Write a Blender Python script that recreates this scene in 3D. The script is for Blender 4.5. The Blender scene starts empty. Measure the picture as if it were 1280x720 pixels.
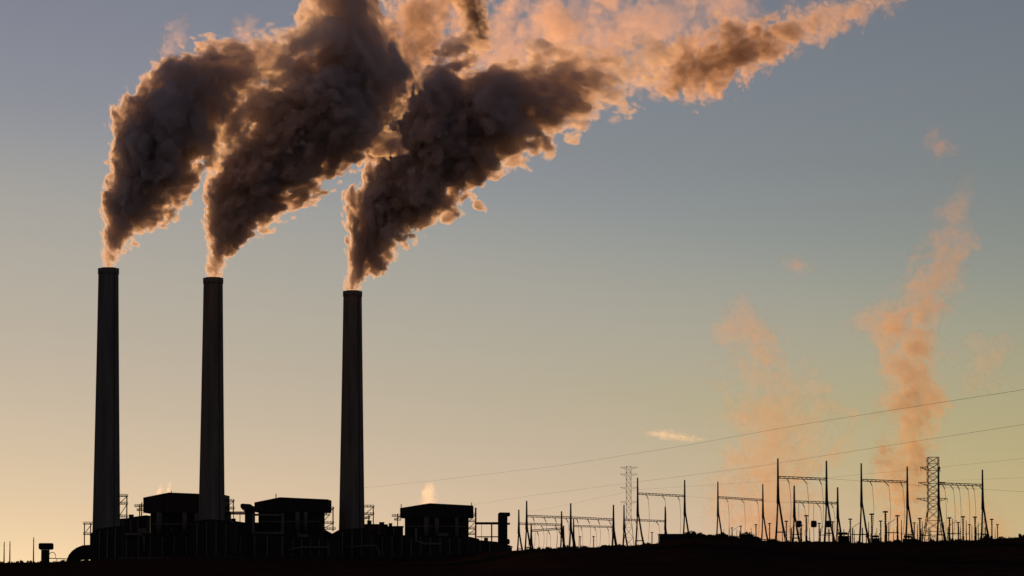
import bpy, bmesh, math, random
import numpy as np
from mathutils import Vector, Matrix

R = math.radians
sc = bpy.context.scene
col = sc.collection

# ---------------------------------------------------------------- camera
FPX, HORIZON = 4500.0, 705.0          # focal length and horizon row of a 1280x720 frame
EYE = 2.0
PITCH = math.atan((HORIZON - 360.0) / FPX)
cam_data = bpy.data.cameras.new('camera')
cam = bpy.data.objects.new('camera', cam_data)
col.objects.link(cam)
sc.camera = cam
cam_data.sensor_width = 36.0
cam_data.lens = 36.0 * FPX / 1280.0
cam_data.clip_start = 1.0
cam_data.clip_end = 200000.0
cam.location = (0, 0, EYE)
cam.rotation_euler = (R(90) + PITCH, 0, 0)

# ---------------------------------------------------------------- sky and sun
SUN_EL, SUN_AZ = 2.6, -12.0           # degrees; azimuth from the view axis, negative = to the left
world = bpy.data.worlds.new('World')
sc.world = world
world.use_nodes = True
wn = world.node_tree
bg = wn.nodes['Background']
sky = wn.nodes.new('ShaderNodeTexSky')
sky.sky_type = 'NISHITA'
sky.sun_disc = False
sky.sun_elevation = R(SUN_EL)
sky.sun_rotation = R(SUN_AZ)
sky.air_density = 0.8
sky.dust_density = 0.05
sky.ozone_density = 2.0
hs = wn.nodes.new('ShaderNodeHueSaturation')
hs.inputs['Saturation'].default_value = 0.64
wn.links.new(sky.outputs[0], hs.inputs['Color'])
tint = wn.nodes.new('ShaderNodeMix')
tint.data_type = 'RGBA'
tint.blend_type = 'MULTIPLY'
tint.inputs['Factor'].default_value = 1.0
[i for i in tint.inputs if i.name == 'B' and i.type == 'RGBA'][0].default_value = (1.05, 0.925, 0.965, 1)
wn.links.new(hs.outputs[0], [i for i in tint.inputs if i.name == 'A' and i.type == 'RGBA'][0])
lo_ = wn.nodes.new('ShaderNodeVectorMath'); lo_.operation = 'SCALE'; lo_.inputs['Scale'].default_value = 0.085
tone = wn.nodes.new('ShaderNodeRGBCurve')             # the film's response to the evening sky
for ch, pts_ in enumerate((((0.2, 0.172), (0.27, 0.262), (0.35, 0.398), (0.58, 0.585), (0.97, 0.81)),
                           ((0.2, 0.162), (0.27, 0.256), (0.34, 0.378), (0.46, 0.472), (0.66, 0.605)),
                           ((0.2, 0.162), (0.26, 0.222), (0.31, 0.332), (0.42, 0.378), (0.6, 0.43)))):
    cv_ = tone.mapping.curves[ch]
    for p_ in pts_:
        cv_.points.new(*p_)
    cv_.points[len(cv_.points) - 1].location = (1.0, (0.825, 0.85, 0.56)[ch])
tone.mapping.update()
hi_ = wn.nodes.new('ShaderNodeVectorMath'); hi_.operation = 'SCALE'; hi_.inputs['Scale'].default_value = 10.0
wn.links.new([i for i in tint.outputs if i.type == 'RGBA'][0], lo_.inputs[0])
wn.links.new(lo_.outputs[0], tone.inputs['Color'])
wn.links.new(tone.outputs[0], hi_.inputs[0])
wn.links.new(hi_.outputs[0], bg.inputs[0])
bg.inputs[1].default_value = 0.1

sun_data = bpy.data.lights.new('sun', 'SUN')
sun_data.energy = 4.0
sun_data.color = (1.0, 0.49, 0.18)
sun_data.angle = R(0.5)
sun = bpy.data.objects.new('sun', sun_data)
col.objects.link(sun)
sd = Vector((math.sin(R(SUN_AZ)) * math.cos(R(SUN_EL)), math.cos(R(SUN_AZ)) * math.cos(R(SUN_EL)), math.sin(R(SUN_EL))))
sun.location = sd * 5000
sun.rotation_euler = sd.to_track_quat('Z', 'Y').to_euler()

vs = sc.view_settings
vs.view_transform = 'Standard'
vs.look = 'None'
vs.gamma = 1.0
vs.exposure = 0.0
vs.use_curve_mapping = False
cy = sc.cycles
cy.max_bounces = 9
cy.diffuse_bounces = 2
cy.glossy_bounces = 2
cy.transmission_bounces = 2
cy.volume_bounces = 7
cy.transparent_max_bounces = 256
cy.volume_step_rate = 1.0
cy.volume_max_steps = 1024
cy.use_denoising = True
cy.caustics_reflective = False
cy.caustics_refractive = False

# ---------------------------------------------------------------- helpers
cp, sp = math.cos(PITCH), math.sin(PITCH)


def P(px, py, y):
    """World point seen at pixel (px, py) of a 1280x720 frame, at world depth y."""
    a, b = (px - 640.0) / FPX, -(py - 360.0) / FPX
    dx, dy, dz = a, cp - b * sp, sp + b * cp
    t = y / dy
    return Vector((dx * t, y, EYE + dz * t))


def mpp(y):
    return y / FPX


class MB:
    """Collects boxes, prisms, tubes and leaves; build() links them as ONE mesh object."""

    def __init__(self):
        self.v, self.f, self.smooth = [], [], []

    def add(self, vs_, fs, smooth=False):
        o = len(self.v)
        self.v += [tuple(p) for p in vs_]
        self.f += [tuple(i + o for i in f) for f in fs]
        self.smooth += [smooth] * len(fs)

    def box(self, x0, x1, y0, y1, z0, z1):
        x0, x1 = sorted((x0, x1)); z0, z1 = sorted((z0, z1))
        v = [(x0, y0, z0), (x1, y0, z0), (x1, y1, z0), (x0, y1, z0), (x0, y0, z1), (x1, y0, z1), (x1, y1, z1), (x0, y1, z1)]
        self.add(v, [(0, 3, 2, 1), (4, 5, 6, 7), (0, 1, 5, 4), (1, 2, 6, 5), (2, 3, 7, 6), (3, 0, 4, 7)])

    def pxbox(self, a, b, c, d, y, depth):
        """Box whose front face shows as pixel rectangle (a, b)-(c, d) at depth y."""
        p, q = P(a, b, y), P(c, d, y)
        self.box(p.x, q.x, y, y + depth, q.z, p.z)

    def prism(self, pts, y0, y1):
        """Outline of (x, z) points, extruded from y0 to y1."""
        n = len(pts)
        area = sum(pts[i][0] * pts[(i + 1) % n][1] - pts[(i + 1) % n][0] * pts[i][1] for i in range(n))
        if area < 0:
            pts = pts[::-1]
        v = [(x, y0, z) for x, z in pts] + [(x, y1, z) for x, z in pts]
        fs = [tuple(range(n)), tuple(range(2 * n - 1, n - 1, -1))]
        fs += [(i, i + n, (i + 1) % n + n, (i + 1) % n) for i in range(n)]
        self.add(v, fs)

    def pxprism(self, pts, y, depth):
        w = [P(a, b, y) for a, b in pts]
        self.prism([(p.x, p.z) for p in w], y, y + depth)

    def tube(self, p0, p1, r0, r1=None, n=8, caps=True):
        r1 = r0 if r1 is None else r1
        p0, p1 = Vector(p0), Vector(p1)
        d = (p1 - p0).normalized()
        a = d.orthogonal().normalized()
        b = d.cross(a)
        v = []
        for p, r in ((p0, r0), (p1, r1)):
            for k in range(n):
                t = 2 * math.pi * k / n
                v.append(p + (a * math.cos(t) + b * math.sin(t)) * r)
        fs = [(k, (k + 1) % n, (k + 1) % n + n, k + n) for k in range(n)]
        if caps:
            fs += [tuple(range(n - 1, -1, -1)), tuple(range(n, 2 * n))]
        self.add(v, fs, n > 6)

    def path(self, pts, r, n=6):
        pts = [Vector(p) for p in pts]
        v = []
        for i, p in enumerate(pts):
            d = (pts[min(i + 1, len(pts) - 1)] - pts[max(i - 1, 0)]).normalized()
            a = d.cross(Vector((0, 0, 1)))
            a = a.normalized() if a.length > 1e-4 else Vector((1, 0, 0))
            b = d.cross(a)
            rr = r[i] if isinstance(r, (list, tuple)) else r
            for k in range(n):
                t = 2 * math.pi * k / n
                v.append(p + (a * math.cos(t) + b * math.sin(t)) * rr)
        fs = []
        for i in range(len(pts) - 1):
            for k in range(n):
                fs.append((i * n + k, (i + 1) * n + k, (i + 1) * n + (k + 1) % n, i * n + (k + 1) % n))
        fs += [tuple(range(n)), tuple(range(len(pts) * n - 1, len(pts) * n - n - 1, -1))]
        self.add(v, fs, True)

    def lathe(self, prof, cx, cy_, n=48, smooth=True):
        """(radius, z) profile turned about the vertical through (cx, cy_)."""
        v = []
        for r, z in prof:
            for k in range(n):
                t = 2 * math.pi * k / n
                v.append((cx + r * math.cos(t), cy_ + r * math.sin(t), z))
        fs = []
        for i in range(len(prof) - 1):
            for k in range(n):
                fs.append((i * n + k, i * n + (k + 1) % n, (i + 1) * n + (k + 1) % n, (i + 1) * n + k))
        self.add(v, fs, smooth)

    def ball(self, c, r, n=10, m=6, sz=1.0):
        prof = [(max(r * math.sin(math.pi * i / m), 0.01 * r), c[2] - r * sz * math.cos(math.pi * i / m)) for i in range(m + 1)]
        self.lathe(prof, c[0], c[1], n)

    def build(self, name, mat, parent=None, origin=None):
        o0 = Vector(origin) if origin is not None else (parent_world(parent) if parent else Vector((0, 0, 0)))
        me = bpy.data.meshes.new(name)
        me.from_pydata([(x - o0.x, y - o0.y, z - o0.z) for x, y, z in self.v], [], self.f)
        me.polygons.foreach_set('use_smooth', self.smooth)
        me.materials.append(mat)
        me.update()
        o = bpy.data.objects.new(name, me)
        col.objects.link(o)
        if parent:
            o.parent = parent
            o.location = o0 - parent_world(parent)
        else:
            o.location = o0
        return o


def parent_world(o):
    w = Vector((0, 0, 0))
    while o:
        w += o.location
        o = o.parent
    return w


def tag(o, label=None, cat=None, group=None, kind=None):
    if label: o['label'] = label
    if cat: o['category'] = cat
    if group: o['group'] = group
    if kind: o['kind'] = kind
    return o


def thing(name, label, cat, loc, group=None):
    o = bpy.data.objects.new(name, None)
    o.empty_display_size = 5
    col.objects.link(o)
    o.location = loc
    return tag(o, label, cat, group)


def copy_tree(o, parent=None):
    c = o.copy()
    col.objects.link(c)
    c.parent = parent
    for ch in list(o.children):
        copy_tree(ch, c)
    return c


def material(name, base, rough=0.85, var=0.3, scale=0.2, metal=0.0, streak=False, spec=0.2):
    m = bpy.data.materials.new(name)
    m.use_nodes = True
    nt = m.node_tree
    b = nt.nodes['Principled BSDF']
    b.inputs['Roughness'].default_value = rough
    b.inputs['Metallic'].default_value = metal
    b.inputs['Specular IOR Level'].default_value = spec
    tc = nt.nodes.new('ShaderNodeTexCoord')
    mp = nt.nodes.new('ShaderNodeMapping')
    mp.inputs['Scale'].default_value = (1, 1, 0.08) if streak else (1, 1, 1)
    nz = nt.nodes.new('ShaderNodeTexNoise')
    nz.inputs['Scale'].default_value = scale
    nz.inputs['Detail'].default_value = 5
    rp = nt.nodes.new('ShaderNodeValToRGB')
    rp.color_ramp.elements[0].position = 0.3
    rp.color_ramp.elements[1].position = 0.7
    rp.color_ramp.elements[0].color = [c * (1 - var) for c in base] + [1]
    rp.color_ramp.elements[1].color = [c * (1 + var) for c in base] + [1]
    nt.links.new(tc.outputs['Object'], mp.inputs[0])
    nt.links.new(mp.outputs[0], nz.inputs['Vector'])
    nt.links.new(nz.outputs['Fac'], rp.inputs[0])
    nt.links.new(rp.outputs[0], b.inputs['Base Color'])
    return m


M = dict(
    concrete=material('sooty_concrete', (0.15, 0.135, 0.115), 0.9, 0.25, 0.25, streak=True),
    liner=material('steel_flue', (0.05, 0.045, 0.04), 0.7, 0.3, 0.3),
    clad=material('dark_cladding', (0.032, 0.027, 0.025), 0.85, 0.3, 0.15, streak=True),
    roof=material('dark_roofing', (0.026, 0.022, 0.022), 0.9, 0.3, 0.1),
    duct=material('grey_ducting', (0.12, 0.105, 0.10), 0.75, 0.25, 0.3, streak=True),
    steel=material('dark_steel', (0.035, 0.030, 0.028), 0.7, 0.3, 0.4, 0.0),
    galv=material('weathered_galvanised_steel', (0.07, 0.062, 0.056), 0.75, 0.25, 0.6, 0.0),
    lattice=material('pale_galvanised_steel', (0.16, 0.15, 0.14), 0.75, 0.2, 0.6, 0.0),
    porcelain=material('brown_porcelain', (0.06, 0.03, 0.02), 0.4, 0.2, 2.0),
    wire=material('aluminium_conductor', (0.05, 0.045, 0.045), 0.9, 0.1, 1.0, 0.0, spec=0.0),
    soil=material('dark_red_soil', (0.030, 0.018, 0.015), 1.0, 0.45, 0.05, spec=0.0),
    gravel=material('grey_gravel', (0.10, 0.09, 0.085), 1.0, 0.3, 0.3, spec=0.0),
    leaf=material('dusty_juniper_foliage', (0.040, 0.045, 0.028), 0.9, 0.4, 0.8, spec=0.0),
    bark=material('grey_bark', (0.05, 0.04, 0.03), 0.95, 0.3, 2.0),
)

# ---------------------------------------------------------------- terrain
SKYLINE = [(-400, 704), (0, 704), (85, 703), (150, 699), (240, 697), (340, 696.5), (420, 698), (520, 697), (600, 692), (640, 689), (680, 687.5),
           (720, 686), (780, 684.5), (820, 681), (850, 676.5), (880, 674.5), (930, 675.5), (970, 678), (1010, 679), (1060, 679), (1120, 678),
           (1200, 677), (1280, 673), (1500, 668), (1800, 674), (2400, 700)]
SKX = np.array([p[0] for p in SKYLINE], float)
SKY_ = np.array([p[1] for p in SKYLINE], float)


def _vnoise(x, s):
    i = np.floor(x).astype(int)
    f = x - i
    f = f * f * (3 - 2 * f)
    h = lambda k: (np.sin((k + s * 57.0) * 127.1) * 43758.5453) % 1.0
    return h(i) * (1 - f) + h(i + 1) * f - 0.5


def crest(px, y):
    """Height of the rise that ends the view of the ground in this direction."""
    row = np.interp(px, SKX, SKY_)
    return EYE + (HORIZON - row) * y / FPX


RIDGE_Y = 1400.0


def ground_z(x, y):
    x, y = np.asarray(x, float), np.asarray(y, float)
    px = 640 + FPX * x / np.maximum(y, 50)
    zc = crest(px, RIDGE_Y)
    plant = 1.0 / (1 + np.exp((px - 610) / 30.0))            # the plant's own side has its bank further back
    yr = RIDGE_Y + plant * 1250.0
    zc = crest(px, yr)
    rise = np.clip((y - yr * 0.45) / (yr * 0.55), 0, 1)
    rise = rise * rise * (3 - 2 * rise)
    z = zc * rise
    back = np.clip((y - 4500) / 4000, 0, 1)
    z = z * (1 - back)
    rough = _vnoise(x / 9.0, 1) * _vnoise(y / 40.0, 5) * 2.2 + _vnoise(x / 3.1, 2) * 0.35 + _vnoise(x / 28.0 + y / 60.0, 3) * 0.9
    return z + rough * np.clip((y - 300) / 900, 0, 1) * np.clip((6000 - y) / 2500, 0, 1) * 0.75


def gz(x, y):
    return float(ground_z(np.array([x]), np.array([y]))[0])


ys = np.concatenate([[-600, -200, 0, 100, 200, 300], np.geomspace(340, 1250, 40), np.linspace(1265, 1560, 40), np.linspace(1600, 2500, 40),
                     np.linspace(2520, 2900, 40), np.linspace(2950, 4500, 30), np.geomspace(4800, 90000, 24)])
us = np.concatenate([np.linspace(-6, -0.18, 30), np.linspace(-0.175, 0.175, 560), np.linspace(0.18, 6, 30)])
YY, UU = np.meshgrid(ys, us, indexing='ij')
XX = UU * np.maximum(YY, 150) * np.where(np.abs(UU) > 0.18, 1.0, 1.0)
ZZ = ground_z(XX, YY)
ny, nx = YY.shape
gv = np.stack([XX, YY, ZZ], -1).reshape(-1, 3)
idx = np.arange(ny * nx).reshape(ny, nx)
gf = np.stack([idx[:-1, :-1], idx[:-1, 1:], idx[1:, 1:], idx[1:, :-1]], -1).reshape(-1, 4)
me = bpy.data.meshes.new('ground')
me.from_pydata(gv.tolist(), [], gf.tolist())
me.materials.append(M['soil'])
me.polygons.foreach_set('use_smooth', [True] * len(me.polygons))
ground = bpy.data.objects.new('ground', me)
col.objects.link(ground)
tag(ground, kind='structure')

# gravel bank in front of the plant
bank = MB()
bank.pxprism([(143, 698), (150, 696.5), (240, 695.8), (340, 695.8), (348, 697), (348, 703), (143, 703)], 2560, 30)
tag(bank.build('embankment', M['gravel'], origin=P(240, 702, 2560)), kind='structure')
# scrub on the rises
rs = np.random.default_rng(11)
m = MB()
def tufts(n, u0, u1, y0, y1, h0, h1):
    xs = rs.uniform(u0, u1, n); yy = rs.uniform(y0, y1, n)
    clump = _vnoise(xs * 900, 8) + _vnoise(xs * 260, 9)
    for u_, y_, c_ in zip(xs, yy, clump):
        x_ = u_ * y_
        z_ = gz(x_, y_)
        h = (h0 + (h1 - h0) * rs.random() ** 2) * max(0.25, 0.6 + c_)
        for k in range(5):
            a = rs.uniform(0, 6.28); l = h * rs.uniform(0.2, 0.6); w = h * 0.16
            bx, by = x_ + rs.normal() * h * 0.25, y_ + rs.normal() * h * 0.25
            tx, ty = bx + math.cos(a) * l, by + math.sin(a) * l
            m.add([(bx - w, by, z_ - 0.15), (bx + w, by, z_ - 0.15), (tx + w * 0.4, ty, z_ + h), (tx - w * 0.3, ty, z_ + h * 0.8)], [(0, 1, 2, 3)])
tufts(2600, -0.01, 0.15, 1330, 1450, 0.4, 1.7)
tufts(1500, -0.15, 0.0, 2500, 2700, 0.6, 2.2)
tufts(1400, -0.16, 0.16, 560, 1200, 0.2, 0.7)
tag(m.build('scrub', M['leaf']), kind='stuff')

# ---------------------------------------------------------------- smokestacks
STACKS = [
    (132.6, 336.0, 12.6, 17.9, 2894.0, 'tall dark tapered smokestack, the farthest left and tallest of the three'),
    (264.3, 348.0, 12.1, 17.2, 2992.0, 'tall dark tapered smokestack, the middle one of the three, beside the peaked boiler roof'),
    (439.6, 364.5, 11.6, 16.8, 3137.0, 'tall dark tapered smokestack, the right one standing apart and looking shortest'),
]
MOUTH = []
for px, top, rt, rb, y, lab in STACKS:
    c = P(px, 690, y)
    zt = P(px, top, y).z
    z0 = gz(c.x, y) - 1.5
    s = mpp(y)
    H = zt - z0
    t = thing('smokestack', lab, 'smokestack', (c.x, y, z0), 'power station smokestacks')
    prof = []
    for i in range(25):
        k = i / 24
        r = (rb + (rt - rb) * (1 - (1 - k) ** 1.12)) * s
        prof.append((r, z0 + H * k))
    prof += [(rt * s - 1.1, zt), (rt * s - 1.1, zt - 12)]
    m = MB(); m.lathe(prof, c.x, y, 64); m.build('shell', M['concrete'], t)
    m = MB(); rr = rt * s
    m.lathe([(rr + 0.02, zt - 4.6), (rr + 0.42, zt - 4.4), (rr + 0.42, zt + 0.3), (rr - 0.5, zt + 0.3), (rr - 0.5, zt - 0.6)], c.x, y, 64)
    m.build('rim', M['concrete'], t)
    m = MB(); m.lathe([(rr - 2.2, zt - 8), (rr - 2.2, zt + 0.9), (rr - 2.5, zt + 0.9), (rr - 2.5, zt - 8)], c.x, y, 48); m.build('flue', M['liner'], t)
    # service ladder with its safety cage up the side that faces the plant
    m = MB()
    for i in range(24):
        k0, k1 = i / 24, (i + 1) / 24
        q = []
        for k in (k0, k1):
            r = (rb + (rt - rb) * (1 - (1 - k) ** 1.12)) * s + 0.35
            q.append((c.x + r * math.sin(0.7), y - r * math.cos(0.7), z0 + H * k))
        m.tube(q[0], q[1], 0.3, n=5)
    m.build('ladder', M['steel'], t)
    MOUTH.append((c.x, y, zt, rr))


# ---------------------------------------------------------------- buildings of the plant
def building(name, label, cat, outline, y, depth, wall='clad', cols=(), group=None, roof_t=1.2):
    """Hall whose front shows as OUTLINE (top edge as pixel points, left to right); walls go down into the ground."""
    a, b = outline[0], outline[-1]
    cx = P((a[0] + b[0]) / 2, 698, y + depth / 2)
    base = Vector((cx.x, y + depth / 2, gz(cx.x, y)))
    t = thing(name, label, cat, base, group)
    top = [P(px, py, y) for px, py in outline]
    zb = base.z - 2.5
    pts = [(top[0].x, zb)] + [(p.x, p.z - roof_t) for p in top] + [(top[-1].x, zb)]
    m = MB(); m.prism(pts, y, y + depth); m.build('wall', M[wall], t)
    rp = [(p.x + (-0.5 if i == 0 else 0.5 if i == len(top) - 1 else 0), p.z - roof_t + 0.003) for i, p in enumerate(top)]
    rp += [(x, z + roof_t) for x, z in rp[::-1]]
    m = MB(); m.prism(rp, y - 0.5, y + depth + 0.5); m.build('roof', M['roof'], t)
    for px, r in cols:
        p = P(px, 690, y - 0.6)
        zt = np.interp(p.x, [q.x for q in top], [q.z for q in top]) - roof_t
        m = MB(); m.box(p.x - r, p.x + r, y - 1.0, y - 0.004, zb, zt - 0.4); m.build('column', M['duct'], t)
    return t


def stair_tower(label, posts, landings, y, group='stair platforms on the plant', depth=6.0, name='stair_tower', thick=0.45):
    """Posts (px, top, bottom) with landings (x0, x1, row), each landing a grating with two rails."""
    p0 = P(posts[0][0], posts[0][2], y)
    t = thing(name, label, 'stair tower', (p0.x, y + depth / 2, p0.z), group)
    s = mpp(y)
    for px, a, b in posts:
        for yy in (y, y + depth):
            q0, q1 = P(px, b, yy), P(px, a, yy)
            m = MB(); m.box(q0.x - thick, q0.x + thick, yy - thick, yy + thick, q0.z, q1.z); m.build('post', M['steel'], t)
    for x0, x1, row in landings:
        a, b = P(x0, row, y), P(x1, row, y)
        m = MB()
        m.box(a.x, b.x, y - 0.3, y + depth + 0.3, a.z - 0.35, a.z + 0.25)
        f = m.build('landing', M['steel'], t)
        for yy in (y - 0.2, y + depth + 0.2):
            m = MB()
            for h in (0.9, 1.7):
                m.tube((a.x, yy, a.z + h), (b.x, yy, a.z + h), 0.13, n=5)
            n = max(2, int((b.x - a.x) / 2.2))
            for i in range(n + 1):
                xx = a.x + (b.x - a.x) * i / n
                m.tube((xx, yy, a.z), (xx, yy, a.z + 1.7), 0.13, n=5)
            m.build('railing', M['steel'], f)
    if len(landings) > 1:
        ls = sorted(landings, key=lambda l: -l[2])
        for (x0, x1, r0), (u0, u1, r1) in zip(ls[:-1], ls[1:]):
            a, b = P(x0 + 0.5, r0, y), P(u1 - 0.5, r1, y)
            m = MB(); m.path([(a.x, y + 1.5, a.z), (b.x, y + 1.5, b.z)], 0.3, 5); m.build('stair_flight', M['steel'], t)
    return t


def boiler_house(label, cap, body, y, depth, ducts, columns, vents, girts):
    (x0, x1) = body
    c = P((x0 + x1) / 2, 690, y + depth / 2)
    t = thing('boiler_house', label, 'boiler house', (c.x, y + depth / 2, gz(c.x, y)), 'boiler houses of the power station')
    m = MB(); w = [P(a, b, y) for a, b in cap]
    zlow = min(p.z for p in w)
    m.pxprism(cap, y, depth); m.build('penthouse', M['clad'], t)
    # thin roof sheet along the top edge of the penthouse
    tops = [p for p in w if p.z > zlow + 2]
    rp = [(p.x, p.z + 0.004) for p in tops]; rp += [(x, z + 0.7) for x, z in rp[::-1]]
    m = MB(); m.prism(rp, y - 0.6, y + depth + 0.6); m.build('roof', M['roof'], t)
    b0, b1 = P(x0, 640, y + 4), P(x1, 640, y + 4)
    m = MB(); m.box(b0.x, b1.x, y + 4, y + depth - 4, gz(c.x, y) - 2.5, zlow + 1.0); m.build('boiler_casing', M['clad'], t)
    for px, r, a, b in ducts:
        p, q = P(px, a, y + 1), P(px, b, y + 1)
        m = MB(); m.tube((p.x, y + 1, q.z), (p.x, y + 1, min(p.z, zlow - 0.004)), r, n=16)
        m.tube((p.x, y + 1, q.z), (p.x, y + 4.5, q.z - 3), r * 0.9, r * 0.8, n=12)
        m.build('downcomer_duct', M['duct'], t)
    for px in columns:
        p = P(px, 690, y + 2)
        m = MB(); m.box(p.x - 0.5, p.x + 0.5, y + 1.4, y + 2.4, gz(c.x, y) - 2, zlow - 0.004); m.build('column', M['steel'], t)
    for row, a, b in girts:
        p, q = P(a, row, y + 1.2), P(b, row, y + 1.2)
        m = MB(); m.box(p.x, q.x, y + 0.9, y + 1.38, p.z - 0.5, p.z + 0.5); m.build('girt', M['duct'], t)
    for px, a, b, r in vents:
        p, q = P(px, a, y + 8), P(px, b, y + 8)
        m = MB(); m.tube(q, p, r, n=8); m.build('vent_pipe', M['steel'], t)
    return t


boiler_house('dark boiler house with a broad peaked cap, between the left and middle smokestacks',
             [(179, 641), (179, 623), (211, 616.6), (280, 619.4), (280, 641)], (188, 283), 3030, 60,
             [(199, 2.6, 641, 668), (231, 2.2, 641, 668), (246, 2.0, 641, 662), (259, 2.2, 641, 670)], (192, 209, 222, 238, 252, 268, 279),
             [(214, 613.5, 618, 0.35)], [(655, 190, 281), (672, 190, 281)])
boiler_house('dark boiler house with a thin mast on its cap, right of the middle smokestack',
             [(318, 640), (318, 629), (350, 622.5), (410, 625.2), (410, 640)], (323, 402), 3065, 60,
             [(372, 2.2, 640, 664), (382, 1.8, 640, 660)], (328, 345, 360, 378, 390, 399),
             [(345, 617, 626, 0.4)], [(652, 325, 400), (672, 325, 400)])
boiler_house('dark boiler house with a vent pipe at each end of its cap, near the silo',
             [(500, 647), (500, 636), (537, 630), (591, 632.8), (591, 647)], (506, 585), 3175, 60,
             [(533, 2.6, 647, 672), (546, 2.2, 647, 668), (571, 1.8, 647, 675)], (511, 523, 540, 556, 566, 579),
             [(501.5, 630, 638, 0.35), (589.5, 628, 635, 0.35)], [(658, 508, 583), (675, 508, 583)])

building('duct_hall', 'low dark hall between the left smokestack and its boiler house', 'industrial hall',
         [(147, 648.5), (160, 647.5), (170, 645.5), (182, 644)], 3050, 40, cols=((153, .6), (163, .6), (172, .6)))
building('ash_hall', 'low dark hall with a sloping roof below the pipe bridge', 'industrial hall',
         [(276, 650), (290, 650.6), (306, 653), (322, 653)], 3070, 35, cols=((286, .6), (297, .6), (310, .6)))
building('precipitator_hall', 'long low dark hall with a pale beam along its eave, beside the middle smokestack', 'industrial hall',
         [(284, 667), (318, 667), (356, 667.5)], 3000, 40, cols=((300, .5), (318, .8), (334, .5), (353, .8)))
building('pump_house', 'small stepped hall in the gap left of the last smokestack', 'industrial hall',
         [(388, 660), (404, 661.5), (414, 667), (426, 673)], 3120, 30, cols=((396, .5), (408, .5), (418, .5)))
building('fan_house', 'flat roofed block touching the right side of the last smokestack', 'industrial hall',
         [(452, 655), (470, 655), (483, 655.3)], 3165, 25, cols=((462, .5), (474, .5)))
building('annex', 'lower flat block between the fan block and the last boiler house', 'industrial hall',
         [(483.5, 657.6), (503, 657.4)], 3170, 22, cols=((492, .5),))
building('turbine_hall', 'long low hall with many columns across the foot of the last boiler house', 'industrial hall',
         [(424, 668), (470, 668.5), (520, 669), (588, 671), (598, 673.5)], 3120, 30, cols=[(430 + 12 * i, .6) for i in range(14)])
building('coal_shed', 'low sloping shed under the conveyor bridge', 'industrial shed',
         [(588, 674), (604, 675.6), (626, 677.6), (640, 683)], 3110, 30, cols=((600, .5), (612, .5)))
building('service_hall', 'long dark hall in front of the first two boiler houses', 'industrial hall',
         [(146, 664), (200, 668), (284, 670)], 2990, 24, cols=[(158 + 15 * i, .5) for i in range(8)])
building('workshop', 'wide dark workshop below the middle boiler house', 'industrial hall',
         [(357, 671), (395, 671.5), (423, 675)], 3010, 30, cols=[(366 + 11 * i, .5) for i in range(5)])

building('precipitator_block', 'blocky hall hiding the foot of the left smokestack', 'industrial hall',
         [(113, 668), (121, 661), (148, 657.5), (152, 657.5)], 2850, 26, cols=((124, .5), (134, .5), (144, .5)))
building('precipitator_block', 'tall blocky hall hiding the foot of the middle smokestack', 'industrial hall',
         [(238, 652), (262, 649), (286, 651), (294, 656)], 2945, 28, cols=((246, .5), (258, .5), (270, .5), (282, .5)))
building('precipitator_block', 'blocky hall hiding the foot of the last smokestack', 'industrial hall',
         [(414, 668), (424, 662), (452, 660), (464, 662)], 3085, 26, cols=((428, .5), (440, .5), (452, .5)))
# stair towers and platforms that stick out of the silhouette
stair_tower('open steel stair tower beside the left smokestack, taller of those with two landings', [(158.4, 619, 648)], [(148, 159, 620.4), (148, 159, 630), (148, 159, 646)], 2905)
stair_tower('open steel landings on the right side of the middle smokestack', [(291.6, 625, 642), (286.5, 627, 642)], [(280, 292.4, 626.4), (280, 292.4, 636)], 3000)
stair_tower('open steel landings on the right side of the last smokestack', [(466.6, 632.6, 656), (461, 643, 656)], [(455, 467.3, 633.6), (455, 467.3, 643), (455, 462, 648)], 3145)
stair_tower('open steel stair down the right side of the middle boiler house', [(416.2, 634, 664)], [(409.5, 417, 636), (404, 412, 643.6), (402, 417, 654), (402, 419, 661.5)], 3075, thick=0.5)
stair_tower('open steel stair down the right end of the last boiler house', [(594.6, 634.6, 678)], [(585, 595, 643.5), (585, 595, 652), (585, 595, 661), (585, 595, 668)], 3180, thick=0.75)
stair_tower('small steel platform on the left shoulder of the peaked boiler house', [(174.5, 630, 646), (177, 628, 646)], [(168, 179, 633), (171, 179, 638)], 3035)
stair_tower('small steel platform on the left shoulder of the last boiler house', [(497, 642, 658)], [(490, 501, 645.2), (493, 501, 650)], 3180)
stair_tower('narrow steel platform tower left of the tallest smokestack', [(105.4, 654, 684), (113, 654, 684)], [(104, 115, 655), (104, 114, 668)], 2900, thick=0.4)

# pipe bridge, bunker tower, conveyor bridge, silo
s3 = mpp(3020)
t = thing('pipe_bridge', 'flat pipe bridge between the middle smokestack and the bunker tower', 'pipe bridge', P(293, 650, 3020))
m = MB(); m.pxbox(276, 641.2, 306, 643.2, 3020, 5); m.build('deck', M['steel'], t)
m = MB()
for px in (284, 292, 300):
    a, b = P(px, 643.2, 3022), P(px, 668, 3022)
    m.tube(b, a, 0.35, n=6)
m.build('trestle', M['steel'], t)
m = MB(); a, b = P(276, 640.2, 3022.5), P(306, 640.2, 3022.5); m.tube(a, b, 0.6, n=10); m.build('pipe', M['duct'], t)

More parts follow.
